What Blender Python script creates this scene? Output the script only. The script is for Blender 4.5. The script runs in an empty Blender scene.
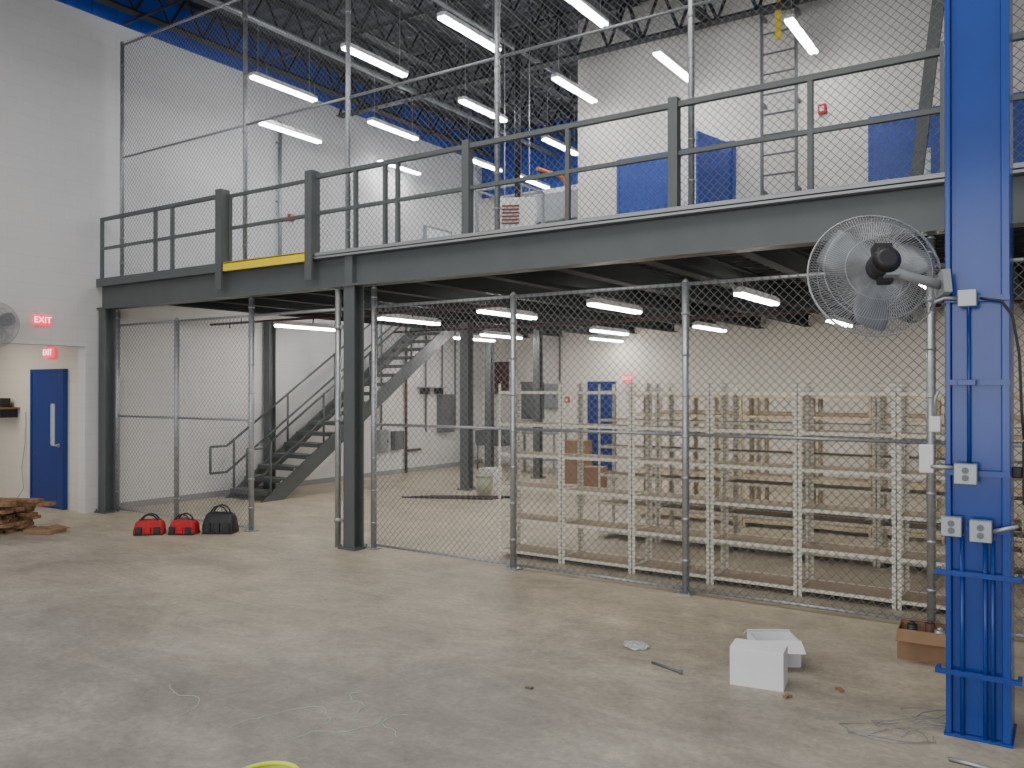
import bpy, bmesh, math, random
from mathutils import Vector, Matrix
random.seed(4)
COL = bpy.context.scene.collection
D = 7.24      # front plane of mezzanine
XL = -12.39   # left wall
YB = 17.2     # back wall
DZ = 3.5      # mezzanine floor level
YO = 12.6     # upper office wall
ZR = 8.3      # roof

# ------------------------------------------------------------ materials
def mat(name, col, rough=0.6, metal=0.0, var=0.0, scale=5.0, bump=0.0, emis=None, estr=0.0, col2=None, alpha=None, spec=None):
    m = bpy.data.materials.new(name); m.use_nodes = True
    nt = m.node_tree; b = nt.nodes['Principled BSDF']
    b.inputs['Base Color'].default_value = (*col, 1)
    b.inputs['Roughness'].default_value = rough
    b.inputs['Metallic'].default_value = metal
    if spec is not None: b.inputs['Specular IOR Level'].default_value = spec
    tc = nt.nodes.new('ShaderNodeTexCoord')
    n = nt.nodes.new('ShaderNodeTexNoise'); n.inputs['Scale'].default_value = scale; n.inputs['Detail'].default_value = 6
    nt.links.new(tc.outputs['Object'], n.inputs['Vector'])
    if var > 0 or col2:
        r = nt.nodes.new('ShaderNodeValToRGB')
        r.color_ramp.elements[0].position = 0.32; r.color_ramp.elements[1].position = 0.68
        c2 = col2 if col2 else tuple(max(0, c*(1-var)) for c in col)
        r.color_ramp.elements[0].color = (*c2, 1); r.color_ramp.elements[1].color = (*col, 1)
        nt.links.new(n.outputs['Fac'], r.inputs['Fac']); nt.links.new(r.outputs['Color'], b.inputs['Base Color'])
    if bump > 0:
        bp = nt.nodes.new('ShaderNodeBump'); bp.inputs['Strength'].default_value = bump; bp.inputs['Distance'].default_value = 0.01
        nt.links.new(n.outputs['Fac'], bp.inputs['Height']); nt.links.new(bp.outputs['Normal'], b.inputs['Normal'])
    if emis:
        b.inputs['Emission Color'].default_value = (*emis, 1); b.inputs['Emission Strength'].default_value = estr
    if alpha is not None:
        b.inputs['Alpha'].default_value = alpha
    return m

def block_mat(name, col, axis):
    """painted concrete block: axis 'X' wall lies along X, 'Y' along Y"""
    m = bpy.data.materials.new(name); m.use_nodes = True
    nt = m.node_tree; b = nt.nodes['Principled BSDF']; b.inputs['Roughness'].default_value = 0.65
    tc = nt.nodes.new('ShaderNodeTexCoord'); sep = nt.nodes.new('ShaderNodeSeparateXYZ'); cb = nt.nodes.new('ShaderNodeCombineXYZ')
    nt.links.new(tc.outputs['Object'], sep.inputs[0])
    nt.links.new(sep.outputs[axis], cb.inputs['X']); nt.links.new(sep.outputs['Z'], cb.inputs['Y'])
    br = nt.nodes.new('ShaderNodeTexBrick'); nt.links.new(cb.outputs[0], br.inputs['Vector'])
    br.inputs['Scale'].default_value = 1.0; br.inputs['Brick Width'].default_value = 0.4; br.inputs['Row Height'].default_value = 0.2
    br.inputs['Mortar Size'].default_value = 0.006
    br.inputs['Color1'].default_value = (*col, 1); br.inputs['Color2'].default_value = (*[c*0.985 for c in col], 1)
    br.inputs['Mortar'].default_value = (*[c*0.93 for c in col], 1)
    n = nt.nodes.new('ShaderNodeTexNoise'); n.inputs['Scale'].default_value = 0.8; n.inputs['Detail'].default_value = 5
    nt.links.new(tc.outputs['Object'], n.inputs['Vector'])
    mp = nt.nodes.new('ShaderNodeMapRange'); mp.inputs['To Min'].default_value = 0.9; mp.inputs['To Max'].default_value = 1.05
    nt.links.new(n.outputs['Fac'], mp.inputs['Value'])
    mx = nt.nodes.new('ShaderNodeVectorMath'); mx.operation = 'SCALE'
    nt.links.new(br.outputs['Color'], mx.inputs[0]); nt.links.new(mp.outputs[0], mx.inputs['Scale'])
    nt.links.new(mx.outputs[0], b.inputs['Base Color'])
    return m

def floor_mat():
    m = bpy.data.materials.new('concrete_floor'); m.use_nodes = True
    nt = m.node_tree; L = nt.links; b = nt.nodes['Principled BSDF']
    tc = nt.nodes.new('ShaderNodeTexCoord')
    def noise(s, det=6, rough=0.6, dist=0.0, vec=None):
        n = nt.nodes.new('ShaderNodeTexNoise'); n.inputs['Scale'].default_value = s; n.inputs['Detail'].default_value = det
        n.inputs['Roughness'].default_value = rough; n.inputs['Distortion'].default_value = dist
        L.new(vec if vec else tc.outputs['Object'], n.inputs['Vector']); return n
    mp = nt.nodes.new('ShaderNodeMapping'); mp.inputs['Rotation'].default_value = (0, 0, 0.5); mp.inputs['Scale'].default_value = (0.6, 1.8, 1)
    L.new(tc.outputs['Object'], mp.inputs['Vector'])
    big, mid, fine = noise(0.35), noise(0.85, 14, 0.76, 0.5), noise(22, 8, 0.75)
    sweep = noise(1.4, 12, 0.75, 0.8, mp.outputs[0]); stain = noise(3.2, 10, 0.8, 1.2)
    sep = nt.nodes.new('ShaderNodeSeparateXYZ'); L.new(tc.outputs['Object'], sep.inputs[0])
    yr = nt.nodes.new('ShaderNodeMapRange'); yr.inputs['From Min'].default_value = 3.4; yr.inputs['From Max'].default_value = 7.0
    add0 = nt.nodes.new('ShaderNodeMath'); add0.operation = 'MULTIPLY_ADD'; add0.inputs[1].default_value = 6.0
    L.new(big.outputs['Fac'], add0.inputs[0]); L.new(sep.outputs['Y'], add0.inputs[2])
    sub = nt.nodes.new('ShaderNodeMath'); sub.operation = 'SUBTRACT'; sub.inputs[1].default_value = 3.0
    L.new(add0.outputs[0], sub.inputs[0]); L.new(sub.outputs[0], yr.inputs['Value'])
    mixa = nt.nodes.new('ShaderNodeMix'); mixa.data_type = 'RGBA'
    mixa.inputs['A'].default_value = (0.275, 0.252, 0.222, 1); mixa.inputs['B'].default_value = (0.48, 0.42, 0.315, 1)
    L.new(yr.outputs[0], mixa.inputs['Factor'])
    last = mixa.outputs['Result']
    for nd, lo_, hi_ in ((mid, 0.68, 1.24), (sweep, 0.82, 1.17), (stain, 0.86, 1.1), (fine, 0.8, 1.15)):
        r = nt.nodes.new('ShaderNodeMapRange'); r.inputs['From Min'].default_value = 0.34; r.inputs['From Max'].default_value = 0.66
        r.inputs['To Min'].default_value = lo_; r.inputs['To Max'].default_value = hi_; L.new(nd.outputs['Fac'], r.inputs['Value'])
        sc = nt.nodes.new('ShaderNodeVectorMath'); sc.operation = 'SCALE'; L.new(last, sc.inputs[0]); L.new(r.outputs[0], sc.inputs['Scale']); last = sc.outputs[0]
    L.new(last, b.inputs['Base Color'])
    rr = nt.nodes.new('ShaderNodeMapRange'); rr.inputs['To Min'].default_value = 0.28; rr.inputs['To Max'].default_value = 0.68
    L.new(mid.outputs['Fac'], rr.inputs['Value']); L.new(rr.outputs[0], b.inputs['Roughness'])
    bp = nt.nodes.new('ShaderNodeBump'); bp.inputs['Strength'].default_value = 0.15; bp.inputs['Distance'].default_value = 0.01
    L.new(mid.outputs['Fac'], bp.inputs['Height']); L.new(bp.outputs['Normal'], b.inputs['Normal'])
    return m

def perforated_mat(name, col):
    m = mat(name, col, 0.5)
    nt = m.node_tree; b = nt.nodes['Principled BSDF']
    tc = nt.nodes.new('ShaderNodeTexCoord'); sep = nt.nodes.new('ShaderNodeSeparateXYZ'); nt.links.new(tc.outputs['Object'], sep.inputs[0])
    ml = nt.nodes.new('ShaderNodeMath'); ml.operation = 'MULTIPLY'; ml.inputs[1].default_value = 1/0.038; nt.links.new(sep.outputs['Z'], ml.inputs[0])
    fr = nt.nodes.new('ShaderNodeMath'); fr.operation = 'FRACT'; nt.links.new(ml.outputs[0], fr.inputs[0])
    lt = nt.nodes.new('ShaderNodeMath'); lt.operation = 'LESS_THAN'; lt.inputs[1].default_value = 0.3; nt.links.new(fr.outputs[0], lt.inputs[0])
    mx = nt.nodes.new('ShaderNodeMix'); mx.data_type = 'RGBA'; mx.inputs['A'].default_value = (*col, 1); mx.inputs['B'].default_value = (*[c*0.62 for c in col], 1)
    nt.links.new(lt.outputs[0], mx.inputs['Factor']); nt.links.new(mx.outputs['Result'], b.inputs['Base Color'])
    return m

M = {}
M['floor'] = floor_mat()
M['wallY'] = block_mat('painted_block_long', (0.70, 0.69, 0.69), 'Y')
M['wallX'] = block_mat('painted_block_cross', (0.84, 0.80, 0.73), 'X')
M['wallW'] = block_mat('painted_block_warm', (0.70, 0.65, 0.57), 'X')
M['gray'] = mat('slate_gray_painted_steel', (0.098, 0.111, 0.112), 0.45, 0.0, 0.12, 3)
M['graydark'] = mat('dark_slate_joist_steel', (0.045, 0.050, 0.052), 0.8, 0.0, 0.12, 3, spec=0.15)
M['graylight'] = mat('light_gray_steel', (0.33, 0.35, 0.36), 0.5, 0.3, 0.1, 6)
M['ladder'] = mat('ladder_gray_steel', (0.15, 0.16, 0.17), 0.5, 0.3, 0.1, 6)
M['roofdeck'] = mat('roof_deck_galvanized', (0.12, 0.135, 0.155), 0.45, 0.3, 0.15, 2)
M['joist'] = mat('joist_dark_steel', (0.013, 0.015, 0.02), 0.5, 0.2, 0.1, 4)
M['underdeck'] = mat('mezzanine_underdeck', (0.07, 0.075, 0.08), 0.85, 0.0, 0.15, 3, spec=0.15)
M['galv'] = mat('galvanized_steel', (0.46, 0.48, 0.50), 0.4, 0.7, 0.2, 20)
M['wire'] = mat('galvanized_wire', (0.21, 0.217, 0.225), 0.5, 0.4, 0.1, 20)
M['blue'] = mat('royal_blue_paint', (0.011, 0.057, 0.315), 0.2, 0.0, 0.18, 2)
M['bluedoor'] = mat('navy_blue_door_paint', (0.007, 0.033, 0.20), 0.4, 0.0, 0.08, 2)
M['bluevivid'] = mat('vivid_blue_door_paint', (0.012, 0.06, 0.36), 0.4, 0.0, 0.08, 2)
M['blueband'] = mat('blue_metal_cladding', (0.018, 0.075, 0.45), 0.45, 0.0, 0.1, 2)
M['yellow'] = mat('safety_yellow', (0.95, 0.72, 0.02), 0.5, 0, 0.08, 8)
M['neon'] = mat('neon_yellow_hose', (0.70, 0.80, 0.05), 0.4, 0, 0.08, 8)
M['cream'] = mat('cream_enameled_steel', (0.80, 0.77, 0.64), 0.45, 0, 0.06, 6)
M['post'] = perforated_mat('cream_slotted_upright', (0.84, 0.81, 0.69))
M['tan'] = mat('tan_steel_frame', (0.62, 0.52, 0.34), 0.6, 0, 0.12, 8)
M['board'] = mat('particle_board', (0.40, 0.32, 0.22), 0.8, 0, 0.2, 40)
M['tube'] = mat('fluorescent_tube', (1, 1, 1), 0.4, emis=(0.96, 0.98, 1.0), estr=44)
M['tubelow'] = mat('warm_white_tube', (1, 1, 1), 0.4, emis=(1.0, 0.96, 0.90), estr=48)
M['white'] = mat('white_enamel', (0.8, 0.8, 0.8), 0.45, 0, 0.05, 5)
M['paper'] = mat('white_cardboard', (0.82, 0.83, 0.85), 0.7, 0, 0.05, 8)
M['card'] = mat('brown_cardboard', (0.30, 0.18, 0.10), 0.8, 0, 0.15, 12)
M['red'] = mat('red_canvas', (0.50, 0.015, 0.02), 0.7, 0, 0.25, 25, 0.2)
M['redpaint'] = mat('red_enamel', (0.6, 0.02, 0.02), 0.4, 0, 0.05, 5)
M['exitred'] = mat('exit_sign_red', (0.7, 0.02, 0.04), 0.4, emis=(1.0, 0.03, 0.10), estr=1.5)
M['exitlet'] = mat('exit_sign_lettering', (0.9, 0.7, 0.7), 0.4, emis=(1.0, 0.7, 0.75), estr=2.4)
M['black'] = mat('black_plastic', (0.02, 0.02, 0.022), 0.5, 0, 0.2, 20)
M['glass'] = mat('door_lite_glass', (0.40, 0.46, 0.50), 0.1, 0, 0.05, 3)
M['rust'] = mat('red_brown_pipe', (0.09, 0.035, 0.028), 0.6, 0, 0.2, 10)
M['wood'] = mat('weathered_lumber', (0.30, 0.17, 0.09), 0.85, 0, 0.4, 18, 0.3)
M['boxgray'] = mat('junction_box_gray', (0.36, 0.38, 0.40), 0.4, 0.5, 0.1, 8)
M['concpad'] = mat('gray_sealant', (0.3, 0.3, 0.3), 0.8, 0, 0.1, 10)
M['blade'] = mat('brushed_aluminium', (0.30, 0.32, 0.34), 0.45, 0.5, 0.1, 12)
M['string'] = mat('pale_green_twine', (0.42, 0.58, 0.50), 0.7, 0, 0.1, 30)
M['clear'] = mat('clear_plastic_film', (0.7, 0.74, 0.76), 0.15, 0, 0.3, 30, 0.3, alpha=0.6)
M['bucket'] = mat('olive_plastic', (0.42, 0.44, 0.32), 0.5, 0, 0.1, 8)
M['heater'] = mat('heater_offwhite', (0.88, 0.87, 0.84), 0.5, 0, 0.05, 8)
M['orange'] = mat('dark_red_louver', (0.36, 0.12, 0.09), 0.5, 0, 0.1, 8)
M['safetyorange'] = mat('safety_orange_paint', (0.8, 0.22, 0.03), 0.5, 0, 0.1, 8)

# ------------------------------------------------------------ bmesh helpers
def box(bm, c, s, rot=None, mi=0):
    mtx = Matrix.Translation(Vector(c))
    if rot is not None: mtx = mtx @ rot.to_4x4()
    mtx = mtx @ Matrix.Diagonal((*s, 1))
    r = bmesh.ops.create_cube(bm, size=1.0, matrix=mtx)
    fs = set()
    for v in r['verts']:
        for f in v.link_faces: fs.add(f)
    for f in fs: f.material_index = mi
    return r['verts']

def bb(bm, x0, x1, y0, y1, z0, z1, mi=0):
    return box(bm, ((x0+x1)/2, (y0+y1)/2, (z0+z1)/2), (abs(x1-x0), abs(y1-y0), abs(z1-z0)), mi=mi)

def cyl(bm, p0, p1, r, seg=12, r2=None, mi=0, caps=True):
    p0 = Vector(p0); p1 = Vector(p1); d = p1-p0; L = d.length
    if L < 1e-6: return []
    q = d.to_track_quat('Z', 'Y')
    mtx = Matrix.Translation((p0+p1)/2) @ q.to_matrix().to_4x4()
    res = bmesh.ops.create_cone(bm, cap_ends=caps, segments=seg, radius1=r, radius2=r if r2 is None else r2, depth=L, matrix=mtx)
    fs = set()
    for v in res['verts']:
        for f in v.link_faces: fs.add(f)
    for f in fs:
        f.material_index = mi
        if len(f.verts) == 4 and seg > 6: f.smooth = True
    return res['verts']

def path(bm, pts, r, seg=8, closed=False, mi=0):
    pts = [Vector(p) for p in pts]; n = len(pts); rings = []
    up = None
    for i, p in enumerate(pts):
        if closed: t = pts[(i+1) % n]-pts[i-1]
        else: t = pts[min(i+1, n-1)]-pts[max(i-1, 0)]
        t.normalize()
        if up is None:
            up = Vector((0, 0, 1)) if abs(t.z) < 0.9 else Vector((1, 0, 0))
        a = t.cross(up)
        if a.length < 1e-4: a = t.orthogonal()
        a.normalize(); b2 = a.cross(t).normalized(); up = b2
        rings.append([bm.verts.new(p + (a*math.cos(k*2*math.pi/seg)+b2*math.sin(k*2*math.pi/seg))*r) for k in range(seg)])
    rng = range(n) if closed else range(n-1)
    for i in rng:
        A = rings[i]; B = rings[(i+1) % n]
        for k in range(seg):
            f = bm.faces.new((A[k], A[(k+1) % seg], B[(k+1) % seg], B[k])); f.smooth = seg > 4; f.material_index = mi
    if not closed:
        bm.faces.new(rings[0][::-1]).material_index = mi; bm.faces.new(rings[-1]).material_index = mi

def poly_x(bm, pts, x0, x1):
    """extrude a YZ polygon along X"""
    A = [bm.verts.new((x0, y, z)) for y, z in pts]; B = [bm.verts.new((x1, y, z)) for y, z in pts]
    bm.faces.new(A); bm.faces.new(B[::-1]); n = len(pts)
    for i in range(n): bm.faces.new((A[i], B[i], B[(i+1) % n], A[(i+1) % n]))

def obj(bm, name, mats, parent=None, loc=(0, 0, 0), rot=(0, 0, 0), bevel=0.0, recalc=True):
    if recalc: bmesh.ops.recalc_face_normals(bm, faces=bm.faces[:])
    me = bpy.data.meshes.new(name); bm.to_mesh(me); bm.free()
    if not isinstance(mats, (list, tuple)): mats = [mats]
    for m in mats: me.materials.append(m)
    o = bpy.data.objects.new(name, me); COL.objects.link(o)
    o.location = loc; o.rotation_euler = rot
    if parent: o.parent = parent
    if bevel > 0:
        md = o.modifiers.new('bevel', 'BEVEL'); md.width = bevel; md.segments = 2; md.limit_method = 'ANGLE'
    return o

def tag(o, label, cat, group=None, kind=None):
    o['label'] = label; o['category'] = cat
    if group: o['group'] = group
    if kind: o['kind'] = kind
    return o

def thing(name, loc, label, cat, rot=(0, 0, 0), group=None):
    e = bpy.data.objects.new(name, None); e.empty_display_size = 0.2; COL.objects.link(e)
    e.location = loc; e.rotation_euler = rot
    return tag(e, label, cat, group)

def copy_thing(src, loc, rot=None, label=None):
    e = src.copy(); COL.objects.link(e); e.location = loc
    if rot is not None: e.rotation_euler = rot
    if label: e['label'] = label
    def rec(s, d):
        for c in [x for x in bpy.data.objects if x.parent == s]:
            k = c.copy(); COL.objects.link(k); k.parent = d
            rec(c, k)
    rec(src, e)
    return e

def struct(bm, name, m, label, cat='wall'):
    o = obj(bm, name, m); o['kind'] = 'structure'; o['label'] = label; o['category'] = cat; return o

B = bmesh.new
# ------------------------------------------------------------ room shell
bm = B(); bb(bm, -18, 3, -6, YB+0.2, -0.2, 0); struct(bm, 'floor', M['floor'], 'stained gray and tan bare concrete slab', 'floor')
bm = B()
bb(bm, XL-0.2, XL, 6.92, YB, 0, 7.6); bb(bm, XL-0.2, XL, -6, 3.2, 0, 7.6); bb(bm, XL-0.2, XL, 3.2, 6.92, 2.53, 7.6)
struct(bm, 'wall_left', M['wallY'], 'tall white painted block wall with passage opening')
bm = B(); bb(bm, XL-0.2, XL+0.03, -6, YB, 7.6, ZR)
for i in range(0, 58):
    y = -5.8+i*0.4; bb(bm, XL+0.03, XL+0.045, y, y+0.12, 7.6, ZR)
struct(bm, 'trim_1', M['blueband'], 'blue metal cladding band above block wall', 'trim')
bm = B(); bb(bm, XL, 3, YB, YB+0.2, 0, 6.7); struct(bm, 'wall_back', M['wallX'], 'white painted block back wall')
bm = B(); bb(bm, XL, 3, YB-0.03, YB+0.2, 6.7, ZR); struct(bm, 'trim_2', M['blueband'], 'blue metal cladding band on back wall', 'trim')
bm = B(); bb(bm, 2.8, 3, 4, YB, 0, ZR); struct(bm, 'wall_right', M['wallY'], 'white painted block side wall')
bm = B(); bb(bm, -7.05, 2.8, YO, YO+0.2, DZ+0.002, ZR-0.05); bb(bm, -7.05, -6.85, YO+0.2, YB, DZ+0.002, ZR-0.05)
struct(bm, 'wall_office', M['wallX'], 'cream upper storey office wall')
bm = B(); bb(bm, -17, XL-0.2, 7.0, 7.2, 0, 3.0); struct(bm, 'wall_passage', M['wallW'], 'cream painted passage wall with blue door')
bm = B(); bb(bm, -17.2, -17, 2, 7.2, 0, 3.0); struct(bm, 'wall_passage_end', M['wallW'], 'cream painted end wall of passage')
bm = B(); bb(bm, -17, XL-0.2, 2, 7.0, 2.9, 3.0); struct(bm, 'ceiling_passage', M['white'], 'white passage ceiling', 'ceiling')
bm = B(); bb(bm, XL, XL+0.012, 7.2, YB, 0, 0.1); struct(bm, 'baseboard_left', M['concpad'], 'thin gray base strip along wall', 'baseboard')

def corrugated(bm, x0, x1, y0, y1, z, h=0.05, per=0.2):
    n = int((y1-y0)/per+0.001); pr = []
    for i in range(n):
        y = y0+i*per
        pr += [(y, z), (y+per*0.35, z), (y+per*0.45, z+h), (y+per*0.9, z+h)]
    pr.append((y0+n*per, z))
    a = [bm.verts.new((x0, y, zz)) for y, zz in pr]; b_ = [bm.verts.new((x1, y, zz)) for y, zz in pr]
    for i in range(len(pr)-1): bm.faces.new((a[i], b_[i], b_[i+1], a[i+1]))
bm = B(); corrugated(bm, XL-0.2, 3, -2, YB+0.2, ZR-0.06, 0.06, 0.3); bb(bm, XL-0.2, 3, -2, YB+0.2, ZR+0.01, ZR+0.15)
struct(bm, 'ceiling', M['roofdeck'], 'ribbed galvanized metal roof deck', 'ceiling')

# ------------------------------------------------------------ roof joists
def joist_mesh(L, h, along='Y', wr=0.022):
    bm = B()
    def P(t, s, z): return (s, t, z) if along == 'Y' else (t, s, z)
    def chord(z):
        for s in (-0.05, 0.05):
            if along == 'Y': bb(bm, s-0.04, s+0.04, 0, L, z, z+0.015)
            else: bb(bm, 0, L, s-0.04, s+0.04, z, z+0.015)
        if along == 'Y': bb(bm, -0.018, 0.018, 0, L, z, z+0.07)
        else: bb(bm, 0, L, -0.018, 0.018, z, z+0.07)
    chord(0); chord(h-0.07)
    n = int(L/0.6); st = L/n
    for i in range(n):
        cyl(bm, P(i*st, 0, 0.03), P((i+0.5)*st, 0, h-0.03), wr, 6)
        cyl(bm, P((i+0.5)*st, 0, h-0.03), P((i+1)*st, 0, 0.03), wr, 6)
    return bm
first = obj(joist_mesh(18.0, 0.6), 'roof_joist', M['joist'], loc=(-11.9, -1.0, ZR-0.67))
tag(first, 'dark open-web steel joist under roof deck', 'joist', 'roof joists')
short = None
for i in range(1, 13):
    x = -11.9+i*1.2
    if x < -7.2:
        o = first.copy(); COL.objects.link(o); o.location = (x, -1.0, ZR-0.67)
    elif short is None:
        short = obj(joist_mesh(13.5, 0.6), 'roof_joist', M['joist'], loc=(x, -1.0, ZR-0.67)); tag(short, 'dark open-web steel joist under roof deck', 'joist', 'roof joists')
    else:
        o = short.copy(); COL.objects.link(o); o.location = (x, -1.0, ZR-0.67)
g0 = None
for y in (5.0, 12.1):
    if g0 is None:
        g0 = obj(joist_mesh(14.6, 0.8, 'X', 0.028), 'roof_girder', M['joist'], loc=(XL+0.1, y, ZR-0.92)); tag(g0, 'deep open-web truss girder spanning the hall', 'girder', 'roof girders')
    else:
        o = g0.copy(); COL.objects.link(o); o.location = (XL+0.1, y, ZR-0.92)
for i, y in enumerate((7.5, 9.8, 14.6)):
    bm = B(); x1 = 2.5 if y < YO else -7.1
    cyl(bm, (XL+0.05, y, ZR-0.69), (x1, y, ZR-0.69), 0.018, 8)
    tag(obj(bm, 'joist_bridging', M['joist']), 'thin horizontal bridging rod tying joists', 'bridging', 'joist bridging')
bm = B(); cyl(bm, (-10.2, 2, 7.45), (-10.2, YB-0.05, 7.45), 0.045, 12)
for k in range(7): cyl(bm, (-10.2, 3+k*2.2, 7.45), (-10.2, 3+k*2.2, 7.64), 0.008, 6)
tag(obj(bm, 'ceiling_pipe', M['galv']), 'long silver pipe hung below roof joists', 'pipe')
bm = B(); cyl(bm, (-7.6, 4, 7.5), (-7.6, YB-0.05, 7.5), 0.03, 12)
for k in range(6): cyl(bm, (-7.6, 4.5+k*2.2, 7.5), (-7.6, 4.5+k*2.2, 7.64), 0.008, 6)
tag(obj(bm, 'ceiling_pipe', M['galv']), 'thin silver conduit hung below roof joists', 'pipe')

# ------------------------------------------------------------ lights
def strip_light(L, hang, tm):
    e = thing('strip_light', (0, 0, 0), 'white suspended fluorescent strip light, switched on', 'light')
    bm = B(); box(bm, (0, 0, 0.035), (0.12, L, 0.05)); box(bm, (0, 0, 0.07), (0.08, L*0.9, 0.03))
    obj(bm, 'housing', M['white'], e)
    bm = B()
    for s in (-0.035, 0.035): cyl(bm, (s, -L/2+0.02, -0.005), (s, L/2-0.02, -0.005), 0.022, 10)
    box(bm, (0, 0, -0.012), (0.11, L-0.06, 0.012))
    obj(bm, 'tube', tm, e)
    for s in (-L*0.4, L*0.4):
        bm = B(); cyl(bm, (0, s, 0.07), (0, s, hang), 0.004, 6); obj(bm, 'hanger', M['galv'], e)
    return e
up = strip_light(1.3, 0.95, M['tube']); up['group'] = 'ceiling strip lights'
UL = [(-10.36, 9.0), (-8.4, 9.0), (-6.68, 9.0), (-5.05, 9.1), (-3.1, 9.0),
      (-10.36, 11.58), (-8.35, 11.62), (-6.55, 11.62), (-4.86, 11.6), (-3.0, 11.55),
      (-10.36, 14.4), (-8.32, 14.2), (-12.0, 13.6), (-10.3, 16.3), (-8.3, 16.4)]
up.location = (*UL[0], 6.65)
for p in UL[1:]: copy_thing(up, (*p, 6.65))
copy_thing(up, (-10.9, 9.62, 6.2))
lo = strip_light(1.4, 0.14, M['tubelow']); lo['label'] = 'white fluorescent strip light fixed under mezzanine deck, switched on'; lo['group'] = 'lights under mezzanine'
LL = [(-11.03, 10.1), (-8.6, 10.0), (-6.68, 9.9), (-4.97, 9.9), (-3.06, 9.8), (-1.2, 9.9),
      (-10.65, 14.5), (-9.6, 14.0), (-7.2, 14.1), (-5.28, 14.2), (-3.1, 14.2), (-8.4, 16.3), (-1.1, 14.2)]
lo.location = (*LL[0], 2.95)
for p in LL[1:]: copy_thing(lo, (*p, 2.95))

# ------------------------------------------------------------ mezzanine
XR = 2.7
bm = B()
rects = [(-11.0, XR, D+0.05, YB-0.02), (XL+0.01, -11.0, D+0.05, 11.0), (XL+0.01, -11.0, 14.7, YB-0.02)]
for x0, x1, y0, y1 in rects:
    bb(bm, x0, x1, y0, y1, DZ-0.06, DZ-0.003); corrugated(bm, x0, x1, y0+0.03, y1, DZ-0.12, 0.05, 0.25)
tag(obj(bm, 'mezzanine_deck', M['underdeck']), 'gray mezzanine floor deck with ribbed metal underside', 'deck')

def ibeam_x(bm, x0, x1, y, z0, z1, fw=0.2, tf=0.025, tw=0.02):
    bb(bm, x0, x1, y-fw/2, y+fw/2, z1-tf, z1); bb(bm, x0, x1, y-fw/2, y+fw/2, z0, z0+tf); bb(bm, x0, x1, y-tw/2, y+tw/2, z0+tf, z1-tf)
def ibeam_y(bm, y0, y1, x, z0, z1, fw=0.14, tf=0.02, tw=0.015):
    bb(bm, x-fw/2, x+fw/2, y0, y1, z1-tf, z1); bb(bm, x-fw/2, x+fw/2, y0, y1, z0, z0+tf); bb(bm, x-tw/2, x+tw/2, y0, y1, z0+tf, z1-tf)
bm = B(); ibeam_x(bm, XL+0.02, XR, D-0.06, 3.1, 3.48, 0.2)
bb(bm, -7.12, -7.0, D-0.14, D+0.02, 3.125, 3.455)
tag(obj(bm, 'mezzanine_edge_beam', M['gray']), 'long slate gray steel edge beam of mezzanine', 'beam')
bm = B(); bb(bm, -7.58, XR, D-0.185, D-0.172, 3.46, 3.53); bb(bm, -7.58, XR, D-0.185, D+0.045, 3.482, 3.494)
tag(obj(bm, 'deck_edge_angle', M['graylight']), 'pale gray steel angle trimming deck edge', 'trim')
bm = B(); bb(bm, XL+0.05, -9.43, D-0.185, D-0.172, 3.44, 3.56); bb(bm, XL+0.05, -9.43, D-0.172, D+0.045, 3.482, 3.494)
tag(obj(bm, 'deck_toe_plate', M['gray']), 'slate gray toe plate along deck edge', 'trim')
bm = B(); bb(bm, -9.28, -7.73, D-0.21, D-0.17, 3.44, 3.55); bb(bm, -9.28, -7.73, D-0.21, D-0.06, 3.535, 3.555)
tag(obj(bm, 'yellow_safety_edge', M['yellow']), 'bright yellow safety edge at the railing gate', 'safety edge')
jb = None
xs = [-11.0+0.95*i for i in range(15)]
for x in xs:
    if jb is None:
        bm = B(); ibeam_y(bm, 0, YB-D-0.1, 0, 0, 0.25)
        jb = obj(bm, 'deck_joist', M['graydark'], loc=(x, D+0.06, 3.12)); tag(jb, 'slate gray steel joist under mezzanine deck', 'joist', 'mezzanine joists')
    elif x < XR:
        o = jb.copy(); COL.objects.link(o); o.location = (x, D+0.06, 3.12)
def hcol(bm, x, y, z0, z1, w=0.25, d=0.25, t=0.02):
    bb(bm, x-w/2, x+w/2, y-d/2, y-d/2+t, z0, z1); bb(bm, x-w/2, x+w/2, y+d/2-t, y+d/2, z0, z1); bb(bm, x-t/2, x+t/2, y-d/2+t, y+d/2-t, z0, z1)
def column(x, y, z1, w, label):
    e = thing('steel_column', (x, y, 0), label, 'column')
    bm = B(); hcol(bm, 0, 0, 0.02, z1, w, w); obj(bm, 'shaft', M['gray'], e)
    bm = B(); bb(bm, -w/2-0.05, w/2+0.05, -w/2-0.04, w/2+0.04, 0, 0.02)
    for sx in (-1, 1):
        for sy in (-1, 1): cyl(bm, (sx*(w/2+0.025), sy*(w/2+0.015), 0.01), (sx*(w/2+0.025), sy*(w/2+0.015), 0.05), 0.012, 6)
    obj(bm, 'base_plate', M['gray'], e)
    return e
column(-7.06, D-0.05, 3.1, 0.17, 'slate gray steel column carrying the mezzanine edge beam')
column(XL+0.14, D-0.06, 3.1, 0.17, 'slate gray steel column in the wall corner')
column(-9.37, 12.5, 3.12, 0.18, 'slate gray steel column beside the stairs')
column(-9.3, 14.9, 3.12, 0.15, 'slate gray steel column beside the stairs')
column(-10.9, 15.4, 3.12, 0.16, 'slate gray steel column at the stair head')
column(-12.24, 10.3, 3.12, 0.15, 'slate gray steel column against the wall behind stairs')

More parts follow.
